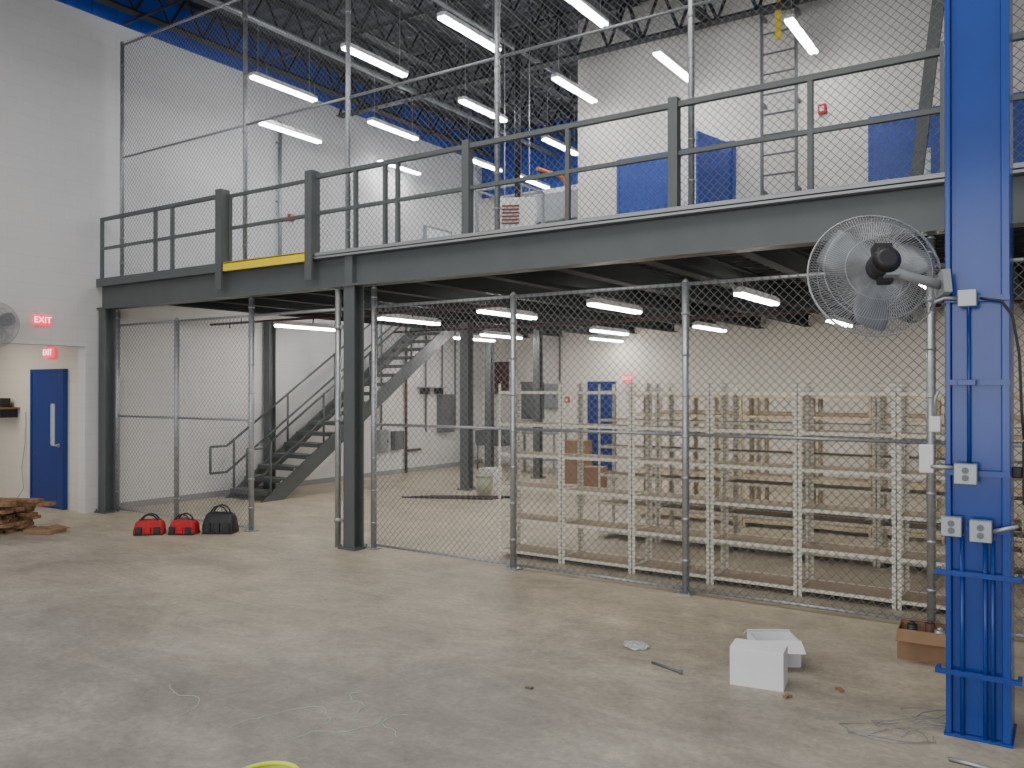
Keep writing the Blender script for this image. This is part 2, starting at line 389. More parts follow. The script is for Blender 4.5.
# guard rail
e = thing('guard_rail', (0, D-0.13, DZ), 'slate gray tubular steel guard rail along mezzanine edge', 'railing')
for x0, x1 in ((XL+0.1, -9.4), (-7.6, XR)):
    bm = B(); bb(bm, x0, x1, -0.025, 0.025, 0.94, 0.99); obj(bm, 'top_rail', M['gray'], e)
    bm = B(); bb(bm, x0, x1, -0.02, 0.02, 0.5, 0.54); obj(bm, 'middle_rail', M['gray'], e)
for x in (-9.36, -7.65, -5.32, -2.98, -0.77):
    w = 0.06 if x < -7 else 0.045
    bm = B(); zb = -0.30 if x < -7 else -0.003
    if x < -7: bb(bm, x-w, x+w, -0.10, -0.075, zb, 1.03); bb(bm, x-w, x+w, -0.075, 0.04, 0.0, 1.03)
    else: bb(bm, x-w, x+w, -0.045, 0.045, zb, 1.03)
    obj(bm, 'post', M['gray'], e)
for x in (XL+0.12, -10.9, -10.5, -6.95, -6.49, -6.3, -4.09, -1.78):
    bm = B(); bb(bm, x-0.022, x+0.022, -0.022, 0.022, -0.003, 0.96); obj(bm, 'post', M['gray'], e)
e = thing('railing_gate', (0, D-0.10, DZ), 'slim gray double-bar gate in guard rail', 'gate')
bm = B(); bb(bm, -9.28, -7.73, -0.02, 0.02, 0.93, 0.97); obj(bm, 'top_bar', M['gray'], e)
bm = B(); bb(bm, -9.28, -7.73, -0.02, 0.02, 0.5, 0.54); obj(bm, 'middle_bar', M['gray'], e)
for x in (-9.265, -7.745):
    bm = B(); bb(bm, x-0.015, x+0.015, -0.015, 0.015, 0.06, 0.96); obj(bm, 'upright', M['gray'], e)

# ------------------------------------------------------------ chain link
def diamonds(bm, x0, x1, z0, z1, p=0.078, r=0.0027):
    w, h = x1-x0, z1-z0
    for sgn in (1, -1):
        c = -h
        while c < w:
            t0 = max(0, -c); t1 = min(h, w-c)
            if t1 - t0 > 0.01:
                a = (x0+c+t0, 0.003*sgn, z0+(t0 if sgn == 1 else h-t0)); b_ = (x0+c+t1, 0.003*sgn, z0+(t1 if sgn == 1 else h-t1))
                cyl(bm, a, b_, r, 4, caps=False)
            c += p
def fence(name, y, posts, z0, z1, rails, label, cat, tops=None, nomesh=(), r=0.03):
    e = thing(name, (0, y, z0), label, cat); h = z1-z0
    for i, x in enumerate(posts):
        t = tops.get(i, h) if tops else h
        bm = B(); cyl(bm, (x, 0, 0), (x, 0, t), r, 14)
        cyl(bm, (x, 0, t-0.005), (x, 0, t+0.03), r*1.15, 14, r2=r*0.3)
        k = 0.3
        while k < t-0.1:
            cyl(bm, (x, 0, k), (x, 0, k+0.022), r*1.18, 12); k += 0.38
        obj(bm, 'post', M['galv'], e)
        if z0 < 0.1:
            bm = B(); bb(bm, x-0.07, x+0.07, -0.07, 0.07, 0, 0.012)
            for sx in (-.05, .05): cyl(bm, (x+sx, -0.05, 0.005), (x+sx, -0.05, 0.035), 0.008, 6)
            obj(bm, 'base_plate', M['galv'], e)
    for a in range(len(posts)-1):
        if a in nomesh: continue
        for rz in rails:
            bm = B(); cyl(bm, (posts[a], 0, rz), (posts[a+1], 0, rz), 0.017, 10); obj(bm, 'rail', M['galv'], e)
        bm = B(); diamonds(bm, posts[a]+0.02, posts[a+1]-0.02, 0.04, h-0.01)
        obj(bm, 'wire_mesh', M['wire'], e, loc=(0, -0.028, 0), recalc=False)
    return e
Yf = D+0.06
fence('chain_link_fence', Yf, [XL+0.22, -10.67, -9.04], 0, 2.88, [0.05, 1.47, 2.86], 'galvanized chain-link fence beside the open gateway', 'fence', tops={2: 3.08, 0: 3.08}, r=0.036)
fence('chain_link_fence', Yf, [-6.84, -4.86, -2.95, -0.91, 1.2], 0, 2.88, [0.05, 1.47, 2.86], 'galvanized chain-link fence enclosing the storage shelving', 'fence', tops={0: 3.08, 3: 3.08}, r=0.034)
e = thing('gate_post', (-7.27, D-0.1, 0), 'galvanized gate post beside gray column', 'post')
bm = B(); cyl(bm, (0, 0, 0), (0, 0, 3.08), 0.036, 14); obj(bm, 'tube', M['galv'], e)
for z in (0.3, 1.5, 2.6):
    bm = B(); cyl(bm, (0, 0, z), (0, 0, z+0.05), 0.046, 12); box(bm, (0.055, 0, z+0.025), (0.06, 0.02, 0.04)); obj(bm, 'hinge_clamp', M['galv'], e)
bm = B(); cyl(bm, (-8.99, Yf, 2.86), (-7.22, Yf, 2.86), 0.02, 10); tag(obj(bm, 'gateway_header_rail', M['galv']), 'galvanized header rail over the open gateway', 'rail')
fence('tall_chain_link_fence', D+0.08, [XL+0.3, -9.2, -7.29, -5.08, -2.9, -0.45, 1.2], DZ, 7.2, [1.93, 3.66], 'tall galvanized chain-link fence standing on the mezzanine edge', 'fence', r=0.030)
bm = B(); bb(bm, -0.055, 0.055, -0.03, 0.03, 0.007, 4.0)
o = obj(bm, 'inclined_strut', M['gray'], loc=(-1.3, 9.0, DZ), rot=(0, math.radians(6.7), 0)); tag(o, 'leaning flat gray steel strut on the mezzanine', 'strut')

# ------------------------------------------------------------ stairs
sx0, sx1, sy0, sy1 = -12.1, -11.15, 9.3, 14.65
N = 19
e = thing('steel_staircase', (0, 0, 0), 'slate gray steel staircase with pipe handrails climbing to mezzanine', 'stairs')
slope = DZ/(sy1-sy0)
for x in (sx0, sx1):
    bm = B(); poly_x(bm, [(sy0-0.10, 0), (sy0+0.38, 0), (sy1, DZ-0.38*slope), (sy1, DZ+0.10*slope)], x-0.02, x+0.02)
    obj(bm, 'stringer', M['gray'], e)
rise = DZ/N; run = (sy1-sy0)/(N-1)
for i in range(N-1):
    z = rise*(i+1)-0.02; y = sy0+run*i
    bm = B(); bb(bm, sx0+0.02, sx1-0.02, y, y+0.28, z-0.03, z); bb(bm, sx0+0.02, sx1-0.02, y, y+0.03, z-0.07, z-0.03)
    obj(bm, 'tread', M['gray'], e)
for x in (sx0, sx1):
    for hh in (0.95, 0.5):
        bm = B()
        path(bm, [(x, sy0-0.38, hh-0.05), (x, sy0-0.05, hh-0.05)], 0.021, 10)
        path(bm, [(x, sy0-0.05, hh-0.05), (x, sy1, DZ+hh)], 0.021, 10); obj(bm, 'handrail', M['gray'], e)
    bm = B(); cyl(bm, (x, sy0-0.38, 0.45), (x, sy0-0.38, 0.90), 0.021, 10); obj(bm, 'handrail_return', M['gray'], e)
    for k in range(5):
        y = sy0+0.1+k*1.2; z = (y-sy0)*slope
        bm = B(); cyl(bm, (x, y, z+0.02), (x, y, z+0.96), 0.021, 10); obj(bm, 'baluster', M['gray'], e)

# ------------------------------------------------------------ doors
def door(n, w, h, label, loc, rot, pair=False, open_right=False, lite=True, mat_='bluedoor', leafm=None):
    e = bpy.data.objects.new('door_%d' % n, None); COL.objects.link(e); e.location = loc; e.rotation_euler = rot
    e['kind'] = 'structure'; e['label'] = label; e['category'] = 'door'
    tw = w*2 if pair else w
    bm = B(); bb(bm, -0.05, 0, -0.05, 0.028, 0.004, h+0.05); bb(bm, tw, tw+0.05, -0.05, 0.028, 0.004, h+0.05); bb(bm, 0, tw, -0.05, 0.028, h, h+0.05)
    obj(bm, 'door_frame', M[mat_], e)
    for k in range(2 if pair else 1):
        leaf = bpy.data.objects.new('door_leaf', None); COL.objects.link(leaf); leaf.parent = e
        flip = (k == 1)
        leaf.location = (tw if flip else 0, -0.02, 0)
        s = -1 if flip else 1
        if flip and open_right: leaf.rotation_euler = (0, 0, math.radians(78))
        bm = B(); bb(bm, min(0, s*w), max(0, s*w), -0.022, 0.022, 0.01, h); obj(bm, 'panel', M[leafm or mat_], leaf, bevel=0.004)
        if lite:
            cx = s*w*0.72
            bm = B(); bb(bm, cx-0.06, cx+0.06, -0.03, 0.03, 1.0, 1.65); obj(bm, 'window_lite', M['glass'], leaf)
        hx = s*(w-0.08)
        bm = B(); cyl(bm, (hx, -0.022, 1.0), (hx, -0.07, 1.0), 0.018, 10); cyl(bm, (hx, -0.07, 1.0), (hx-s*0.12, -0.07, 1.0), 0.01, 8); cyl(bm, (hx, -0.022, 1.0), (hx, -0.028, 1.0), 0.035, 14)
        obj(bm, 'handle', M['galv'], leaf)
    return e
door(1, 0.9, 2.15, 'navy blue steel door with narrow window in passage', (-13.98, 7.0-0.03, 0), (0, 0, 0))
door(2, 0.95, 2.15, 'blue double doors with one leaf standing open', (-6.22, YO-0.03, DZ), (0, 0, 0), pair=True, open_right=True, lite=False, mat_='bluevivid')
bm = B(); bb(bm, -5.26, -4.34, YO-0.012, YO-0.002, DZ+0.01, DZ+2.14); struct(bm, 'lit_doorway_panel', M['white'], 'plain white panel standing in for the lit room past the open leaf', 'doorway')  # white sheet paints in the lit interior, no room built behind it
door(3, 0.95, 2.15, 'blue double doors in upper office wall', (-2.3, YO-0.03, DZ), (0, 0, 0), pair=True, lite=True, mat_='bluevivid')
door(4, 0.6, 2.0, 'blue steel door in back wall behind shelving', (-9.28, YB-0.03, 0), (0, 0, 0), lite=False)
door(5, 0.9, 2.1, 'pale steel door on upper level back wall', (-11.6, YB-0.03, DZ), (0, 0, 0), mat_='graylight', lite=False, leafm='white')
door(6, 0.9, 2.1, 'pale steel door in side wall on upper level', (XL+0.03, 14.9, DZ), (0, 0, math.radians(90)), mat_='graylight', lite=False, leafm='white')

# ------------------------------------------------------------ exit signs
def exit_sign(loc, rotz, label, w=0.32, h=0.19):
    e = thing('exit_sign', loc, label, 'exit sign', rot=(0, 0, rotz))
    bm = B(); box(bm, (0, 0, 0), (w, 0.05, h)); obj(bm, 'housing', M['exitred'], e, bevel=0.008)
    c = bpy.data.curves.new('t', 'FONT'); c.body = 'EXIT'; c.size = h*0.82; c.align_x = 'CENTER'; c.align_y = 'CENTER'; c.extrude = 0.003
    t = bpy.data.objects.new('t', c); COL.objects.link(t); bpy.context.view_layer.update()
    me = bpy.data.meshes.new_from_object(t.evaluated_get(bpy.context.evaluated_depsgraph_get())); bpy.data.objects.remove(t)
    me.materials.clear(); me.materials.append(M['exitlet'])
    o = bpy.data.objects.new('lettering', me); COL.objects.link(o); o.parent = e; o.location = (0, -0.029, 0); o.rotation_euler = (math.radians(90), 0, 0)
    bm = B(); cyl(bm, (0, 0, h/2), (0, 0, h/2+0.05), 0.02, 10); obj(bm, 'mount', M['white'], e)
exit_sign((XL+0.03, 6.26, 2.88), math.radians(90), 'red lit exit sign on white wall above passage opening', 0.23, 0.15)
exit_sign((-13.5, 6.95, 2.46), 0, 'small red lit exit sign above blue passage door', 0.26, 0.16)
exit_sign((-8.33, YB-0.03, 2.12), 0, 'small red lit exit sign beside back wall door', 0.22, 0.15)
def alarm(loc, rotz, label):
    e = thing('fire_alarm', loc, label, 'fire alarm', rot=(0, 0, rotz))
    bm = B(); box(bm, (0, 0, 0), (0.12, 0.06, 0.14)); obj(bm, 'housing', M['redpaint'], e, bevel=0.01)
    bm = B(); box(bm, (0, -0.035, 0.0), (0.06, 0.02, 0.07)); obj(bm, 'strobe', M['white'], e, bevel=0.005)
alarm((-2.98, YO-0.03, 5.95), 0, 'red fire alarm strobe on upper office wall')
alarm((XL+0.03, 10.9, 5.15), math.radians(90), 'red fire alarm strobe on side wall')
alarm((-9.9, YB-0.03, 1.62), 0, 'red fire alarm pull on back wall')

# ------------------------------------------------------------ wall ladder
e = thing('wall_ladder', (-3.55, YO-0.22, 4.6), 'gray steel roof access ladder fixed to office wall', 'ladder')
for s in (-0.25, 0.25):
    bm = B(); bb(bm, s-0.014, s+0.014, -0.04, 0.04, 0, 3.0); obj(bm, 'side_rail', M['ladder'], e)
for k in range(10):
    bm = B(); cyl(bm, (-0.25, 0, 0.15+k*0.3), (0.25, 0, 0.15+k*0.3), 0.015, 8); obj(bm, 'rung', M['ladder'], e)
for z in (0.2, 1.5, 2.8):
    for s in (-0.25, 0.25):
        bm = B(); bb(bm, s-0.02, s+0.02, 0.0, 0.218, z, z+0.05); obj(bm, 'bracket', M['ladder'], e)
bm = B(); bb(bm, -0.04, 0.04, -0.06, -0.036, 2.4, 2.98); obj(bm, 'warning_strip', M['yellow'], e)

# ------------------------------------------------------------ unit heater
e = thing('unit_heater', (-7.42, 11.25, 4.42), 'off-white hanging unit heater with dark red louvers', 'heater', rot=(0, 0, math.radians(28)))
bm = B(); box(bm, (0, 0, 0.25), (0.62, 0.45, 0.52)); obj(bm, 'casing', M['heater'], e, bevel=0.02)
for k in range(6):
    bm = B(); box(bm, (-0.08, -0.235, 0.1+k*0.055), (0.28, 0.03, 0.022), Matrix.Rotation(0.5, 3, 'X')); obj(bm, 'louver', M['orange'], e)
bm = B(); cyl(bm, (0.0, 0.1, 0.49), (0.0, 0.1, 3.15), 0.05, 12); obj(bm, 'flue', M['joist'], e)
for s in (-0.2, 0.2):
    bm = B(); cyl(bm, (s, 0, 0.49), (s, 0, 3.15), 0.008, 6); obj(bm, 'hanger_rod', M['galv'], e)
bm = B(); bb(bm, -9.9, -7.4, 15.4, 16.0, 5.5, 6.1); bb(bm, -7.9, -7.4, 15.4, 16.0, DZ, 5.5); bb(bm, -8.9, -8.86, 15.37, 16.03, 5.47, 6.13); bb(bm, -9.92, -9.88, 15.37, 16.03, 5.47, 6.13)
tag(obj(bm, 'ventilation_duct', M['graylight'], bevel=0.01), 'gray rectangular sheet metal duct on upper level', 'duct')
# gas pipe run with orange valve and blue hoist beam near heater
bm = B(); path(bm, [(-7.2, 12.45, DZ), (-7.2, 12.45, 5.4), (-7.2, 12.3, 5.5), (-7.25, 11.6, 5.5)], 0.03, 10)
tag(obj(bm, 'gas_pipe', M['safetyorange']), 'orange gas pipe rising beside the office corner', 'pipe')
bm = B(); bb(bm, -8.4, -7.9, 15.1, 15.35, 6.25, 6.7); bb(bm, -8.35, -7.95, 15.08, 15.1, 6.3, 6.65)
tag(obj(bm, 'equipment_box', M['bluevivid'], bevel=0.01), 'blue equipment cabinet mounted on top of duct', 'equipment')
bm = B(); cyl(bm, (XL+0.07, 10.6, DZ), (XL+0.07, 10.6, 6.9), 0.035, 12)
for z in (4.2, 5.4, 6.5): box(bm, (XL+0.035, 10.6, z), (0.06, 0.12, 0.03))
tag(obj(bm, 'wall_pipe', M['galv']), 'vertical silver pipe strapped to side wall', 'pipe')
e = thing('wire_cage_locker', (-9.0, 13.4, DZ), 'tall pale gray open steel frame cage on upper level', 'cage')
for sx in (-0.5, 0.5):
    for sy in (-0.4, 0.4):
        bm = B(); bb(bm, sx-0.025, sx+0.025, sy-0.025, sy+0.025, 0, 2.2); obj(bm, 'upright', M['graylight'], e)
for z in (0.1, 1.1, 2.18):
    for sy in (-0.4, 0.4):
        bm = B(); bb(bm, -0.475, 0.475, sy-0.02, sy+0.02, z, z+0.04); obj(bm, 'crossbar', M['graylight'], e)
    for sx in (-0.5, 0.5):
        bm = B(); bb(bm, sx-0.02, sx+0.02, -0.375, 0.375, z, z+0.04); obj(bm, 'crossbar', M['graylight'], e)

# ------------------------------------------------------------ wall services lower level
def panel(name, loc, size, label, cat, m, rotz=0):
    e = thing(name, loc, label, cat, rot=(0, 0, rotz)); w, d, h = size
    bm = B(); box(bm, (0, 0, 0), (w, d, h)); obj(bm, 'cabinet', m, e, bevel=0.006)
    bm = B(); box(bm, (0, -d/2-0.006, 0), (w*0.86, 0.012, h*0.9)); obj(bm, 'cover', m, e, bevel=0.003)
    bm = B(); box(bm, (w*0.33, -d/2-0.018, 0), (0.02, 0.015, 0.07)); obj(bm, 'latch', M['black'], e)
    return e
panel('electrical_panel', (-11.85, YB-0.08, 2.15), (0.55, 0.14, 0.8), 'dark red-brown control panel on back wall', 'electrical panel', M['rust'])
panel('electrical_panel', (XL+0.07, 13.9, 0.75), (0.3, 0.14, 0.4), 'gray electrical box on side wall behind stairs', 'electrical panel', M['ladder'], math.radians(90))
panel('electrical_panel', (XL+0.07, 13.4, 0.75), (0.28, 0.14, 0.5), 'gray electrical box on side wall behind stairs', 'electrical panel', M['boxgray'], math.radians(90))
panel('electrical_panel', (XL+0.07, 15.6, 1.3), (0.5, 0.16, 0.9), 'gray electrical panel on side wall beyond stairs', 'electrical panel', M['ladder'], math.radians(90))
panel('electrical_panel', (-10.85, YB-0.085, 1.6), (0.6, 0.16, 0.9), 'gray electrical panel on back wall', 'electrical panel', M['ladder'])
panel('electrical_panel', (-10.3, YB-0.07, 1.7), (0.35, 0.14, 0.6), 'gray electrical panel on back wall', 'electrical panel', M['boxgray'])
bm = B(); cyl(bm, (XL+0.06, 14.2, 0.0), (XL+0.06, 14.2, 3.3), 0.03, 10); cyl(bm, (XL+0.06, 14.2, 0.5), (XL+0.06, 14.7, 0.5), 0.03, 10)
tag(obj(bm, 'sprinkler_riser', M['rust']), 'dark red-brown riser pipe on side wall', 'pipe')
for k, x in enumerate((-11.4, -10.6, -10.1)):
    bm = B(); cyl(bm, (x, YB-0.04, 2.05), (x, YB-0.04, 3.35), 0.025, 10)
    tag(obj(bm, 'wall_conduit', M['ladder']), 'gray conduit rising from panels on back wall', 'conduit', 'wall conduits')
for y in (13.4, 14.9, 15.5, 16.0):
    bm = B(); cyl(bm, (XL+0.05, y, 0.9), (XL+0.05, y, 3.3), 0.022, 10)
    tag(obj(bm, 'wall_conduit', M['ladder']), 'gray conduit rising on side wall', 'conduit', 'wall conduits')
for (a, b_) in [((-12.2, 9.0, 2.98), (-6, 9.0, 2.98)), ((-10.9, 12.2, 2.98), (2.5, 12.2, 2.98))]:
    bm = B(); cyl(bm, a, b_, 0.02, 10); x = a[0]+0.8
    while x < b_[0]:
        cyl(bm, (x, a[1], a[2]), (x, a[1], 3.11), 0.006, 6); cyl(bm, (x-0.3, a[1], a[2]-0.08), (x-0.3, a[1], a[2]), 0.012, 8); x += 2.0
    tag(obj(bm, 'sprinkler_pipe', M['rust']), 'red-brown sprinkler pipe hung below mezzanine', 'pipe', 'sprinkler pipes')
e = thing('utility_table', (-9.9, 15.9, 0), 'pale metal utility table with shelf by the back wall', 'table')
bm = B(); bb(bm, -0.6, 0.6, -0.3, 0.3, 0.88, 0.92); obj(bm, 'top', M['graylight'], e)
bm = B(); bb(bm, -0.55, 0.55, -0.27, 0.27, 0.3, 0.33); obj(bm, 'shelf', M['graylight'], e)
for sx in (-0.55, 0.55):
    for sy in (-0.26, 0.26):
        bm = B(); bb(bm, sx-0.02, sx+0.02, sy-0.02, sy+0.02, 0, 0.88); obj(bm, 'leg', M['graylight'], e)
e = thing('utility_sink', (-11.3, 16.2, 0), 'dark freestanding utility sink by the back wall', 'sink')
bm = B(); bb(bm, -0.35, 0.35, -0.3, 0.3, 0.55, 0.60)
for s in (-1, 1): bb(bm, s*0.35-0.02, s*0.35+0.02, -0.3, 0.3, 0.6, 0.9); bb(bm, -0.33, 0.33, s*0.29-0.02, s*0.29+0.02, 0.6, 0.9)
obj(bm, 'basin', M['ladder'], e)
for sx in (-0.32, 0.32):
    for sy in (-0.27, 0.27):
        bm = B(); cyl(bm, (sx, sy, 0), (sx, sy, 0.55), 0.02, 8); obj(bm, 'leg', M['ladder'], e)
bm = B(); path(bm, [(0, 0.29, 0.9), (0, 0.29, 1.1), (0, 0.22, 1.16), (0, 0.12, 1.12)], 0.015, 8); obj(bm, 'faucet', M['galv'], e)
e = thing('wall_shelf', (XL+0.16, 15.0, 1.9), 'small gray shelf bracketed to side wall beyond stairs', 'shelf', rot=(0, 0, math.radians(90)))
bm = B(); bb(bm, -0.35, 0.35, -0.15, 0.15, 0, 0.03); obj(bm, 'board', M['graylight'], e)
for s in (-0.25, 0.25):
    bm = B(); bb(bm, s-0.01, s+0.01, -0.12, 0.15, -0.14, 0); obj(bm, 'bracket', M['black'], e)

# ------------------------------------------------------------ shelving
def shelf_unit(pm, cm, zs, label, H=1.95, lip=0.026, boards=True):
    e = thing('shelving_unit', (0, 0, 0), label, 'shelving', group='storage shelving units')
    W, Dp = 0.815, 0.42
    for ix, x in enumerate((0, W)):
        for iy, y in enumerate((0, Dp)):
            bm = B(); sx = 1 if ix == 0 else -1; sy = 1 if iy == 0 else -1
            bb(bm, min(x, x+sx*0.030), max(x, x+sx*0.030), y-0.0015, y+0.0015, 0, H)
            bb(bm, x-0.0015, x+0.0015, min(y, y+sy*0.030), max(y, y+sy*0.030), 0, H)
            obj(bm, 'upright', pm, e)
    for z in zs:
        bm = B(); l = lip
        bb(bm, 0.004, W-0.004, 0.002, 0.010, z-l, z+0.004); bb(bm, 0.004, W-0.004, Dp-0.010, Dp-0.002, z-l, z+0.004)
        bb(bm, 0.002, 0.010, 0.010, Dp-0.010, z-l, z+0.004); bb(bm, W-0.010, W-0.002, 0.010, Dp-0.010, z-l, z+0.004)
        if boards: bb(bm, 0.010, W-0.010, 0.010, Dp-0.010, z-0.012, z, mi=1)
        obj(bm, 'shelf', [cm, M['board']], e)
    return e
su = shelf_unit(M['post'], M['cream'], (0.08, 0.44, 0.80, 1.16, 1.50, 1.86), 'cream slotted steel shelving unit with empty particle board shelves')
st = shelf_unit(M['tan'], M['tan'], (0.1, 0.7, 1.25, 1.52, 1.80), 'tan steel frame shelving unit behind the cream shelving', 1.84, 0.04)
k0 = True
for (y, x0, n) in ((7.78, -5.38, 6), (9.5, -5.02, 6)):
    for i in range(n):
        if k0: su.location = (x0, y, 0); k0 = False
        else: copy_thing(su, (x0+i*0.83, y, 0))
k0 = True
for (y, x0, n) in ((11.3, -5.4, 7), (13.0, -5.7, 7)):
    for i in range(n):
        if k0: st.location = (x0, y, 0); k0 = False
        else: copy_thing(st, (x0+i*0.83, y, 0))

# ------------------------------------------------------------ blue column
cx0, cx1, cy = -0.57, -0.262, 5.13
e = thing('blue_building_column', ((cx0+cx1)/2, cy+0.17, 0), 'large royal blue painted steel building column', 'column')
w = (cx1-cx0)/2
bm = B(); bb(bm, -w, -w+0.028, -0.17, 0.17, 0.015, ZR-0.1); bb(bm, w-0.04, w, -0.17, 0.17, 0.015, ZR-0.1); bb(bm, -w+0.028, w-0.04, -0.135, -0.115, 0.015, ZR-0.1)
obj(bm, 'shaft', M['blue'], e, bevel=0.004)
bm = B(); bb(bm, -w-0.01, w+0.01, -0.175, 0.18, 0, 0.015); obj(bm, 'base_plate', M['blue'], e)
for i, (x, z0, z1) in enumerate(((-0.075, 0.015, 1.09), (0.035, 0.015, 1.08), (0.07, 0.015, 1.08))):
    bm = B(); cyl(bm, (x, -0.158, z0), (x, -0.158, z1), 0.011, 10); obj(bm, 'conduit', M['blue'], e)
bm = B(); cyl(bm, (-0.04, -0.157, 1.49), (-0.04, -0.157, 2.34), 0.010, 10); obj(bm, 'conduit', M['blue'], e)
for z in (0.34, 0.88):
    bm = B(); bb(bm, -w-0.05, w+0.05, -0.195, -0.172, z, z+0.026); bb(bm, -w-0.05, -w-0.03, -0.172, -0.1, z, z+0.026); bb(bm, w+0.03, w+0.05, -0.172, -0.1, z, z+0.026)
    for sx in (-0.13, -0.01, 0.12): cyl(bm, (sx, -0.202, z+0.013), (sx, -0.194, z+0.013), 0.009, 6)
    obj(bm, 'strut_channel', M['blue'], e)
def jbox(x, z, w_, h_, y=cy-0.03, label='gray metal junction box on blue column', m='boxgray', cond=None, d=0.06, back=None):
    e = thing('junction_box', (x, y, z), label, 'junction box')
    bm = B(); box(bm, (0, 0, 0), (w_, d, h_)); obj(bm, 'housing', M[m], e, bevel=0.004)
    bm = B(); box(bm, (0, -d/2-0.003, 0), (w_*0.92, 0.006, h_*0.92))
    for s in (-1, 1):
        cyl(bm, (0, -d/2-0.009, s*h_*0.38), (0, -d/2-0.005, s*h_*0.38), 0.005, 8)
    obj(bm, 'cover', M[m], e)
    if m == 'boxgray' and w_ > 0.095:
        for s in (-1, 1):
            bm = B(); cyl(bm, (0, -d/2-0.012, s*h_*0.18), (0, -d/2-0.006, s*h_*0.18), 0.017, 14); obj(bm, 'socket', M['ladder'], e)
    if back:
        bm = B(); bb(bm, back[0]-x, back[1]-x, d/2, d/2+0.02, -0.015, 0.015); obj(bm, 'mounting_bar', M['blue'], e)
    if cond:
        bm = B(); path(bm, cond, 0.011, 8); obj(bm, 'conduit', M['galv'], e)
    return e
jbox(-0.455, 2.38, 0.09, 0.09, label='small gray junction box with cable high on blue column', cond=[(-0.045, 0, 0.0), (-0.11, 0, 0.01), (-0.16, 0.0, -0.01), (-0.18, 0.02, -0.05)], back=(cx0, cx1), y=cy-0.055)
jbox(-0.465, 1.44, 0.11, 0.11, label='gray receptacle box with conduit on blue column', cond=[(-0.055, 0, 0.03), (-0.17, 0.0, 0.03)], back=(cx0, cx1), y=cy-0.055)
jbox(-0.535, 1.15, 0.10, 0.105, label='gray receptacle box low on blue column', y=cy-0.032)
jbox(-0.395, 1.14, 0.105, 0.115, label='gray switch box low on blue column', cond=[(0.05, 0, 0.0), (0.11, 0.0, 0.02), (0.17, 0, 0.04)], back=(cx0+0.1, cx1), y=cy-0.055)
jbox(-0.46, 1.93, 0.09, 0.03, label='slim strap bracket on blue column', m='blue', y=cy-0.035, back=(cx0, cx1))
jbox(-0.93, 1.35, 0.10, 0.22, y=Yf-0.09, label='white control box clamped to fence post', m='white')
jbox(-0.87, 1.62, 0.08, 0.12, y=Yf-0.09, label='small white switch box clamped to fence post', m='white', cond=[(0.0, 0, 0.06), (0.0, 0, 0.2), (0.03, 0, 0.26)])
e = thing('power_cable', (-0.36, cy-0.02, 2.38), 'black power cable looping down the blue column', 'cable')
bm = B(); path(bm, [(-0.04, -0.025, 0.0), (0.06, -0.02, -0.02), (0.11, -0.01, -0.1), (0.14, 0, -0.3), (0.15, 0, -0.6), (0.16, 0.0, -0.75)], 0.007, 8); obj(bm, 'cord', M['black'], e)
bm = B(); path(bm, [(-0.17, 5.6, 0.0), (-0.17, 5.6, 0.3), (-0.17, 5.6, 2.2), (-0.16, 5.6, 2.4), (-0.15, 5.6, 3.4), (-0.15, 5.6, 8.2)], 0.022, 10)
tag(obj(bm, 'vertical_conduit', M['galv']), 'gray conduit rising behind blue column', 'conduit')
e = thing('disconnect_switch', (-0.2, 5.2, 1.45), 'black disconnect box beside blue column', 'switch')
bm = B(); box(bm, (0.04, 0, 0), (0.1, 0.1, 0.34)); box(bm, (-0.035, 0, 0.0), (0.05, 0.03, 0.06)); obj(bm, 'housing', M['black'], e, bevel=0.008)

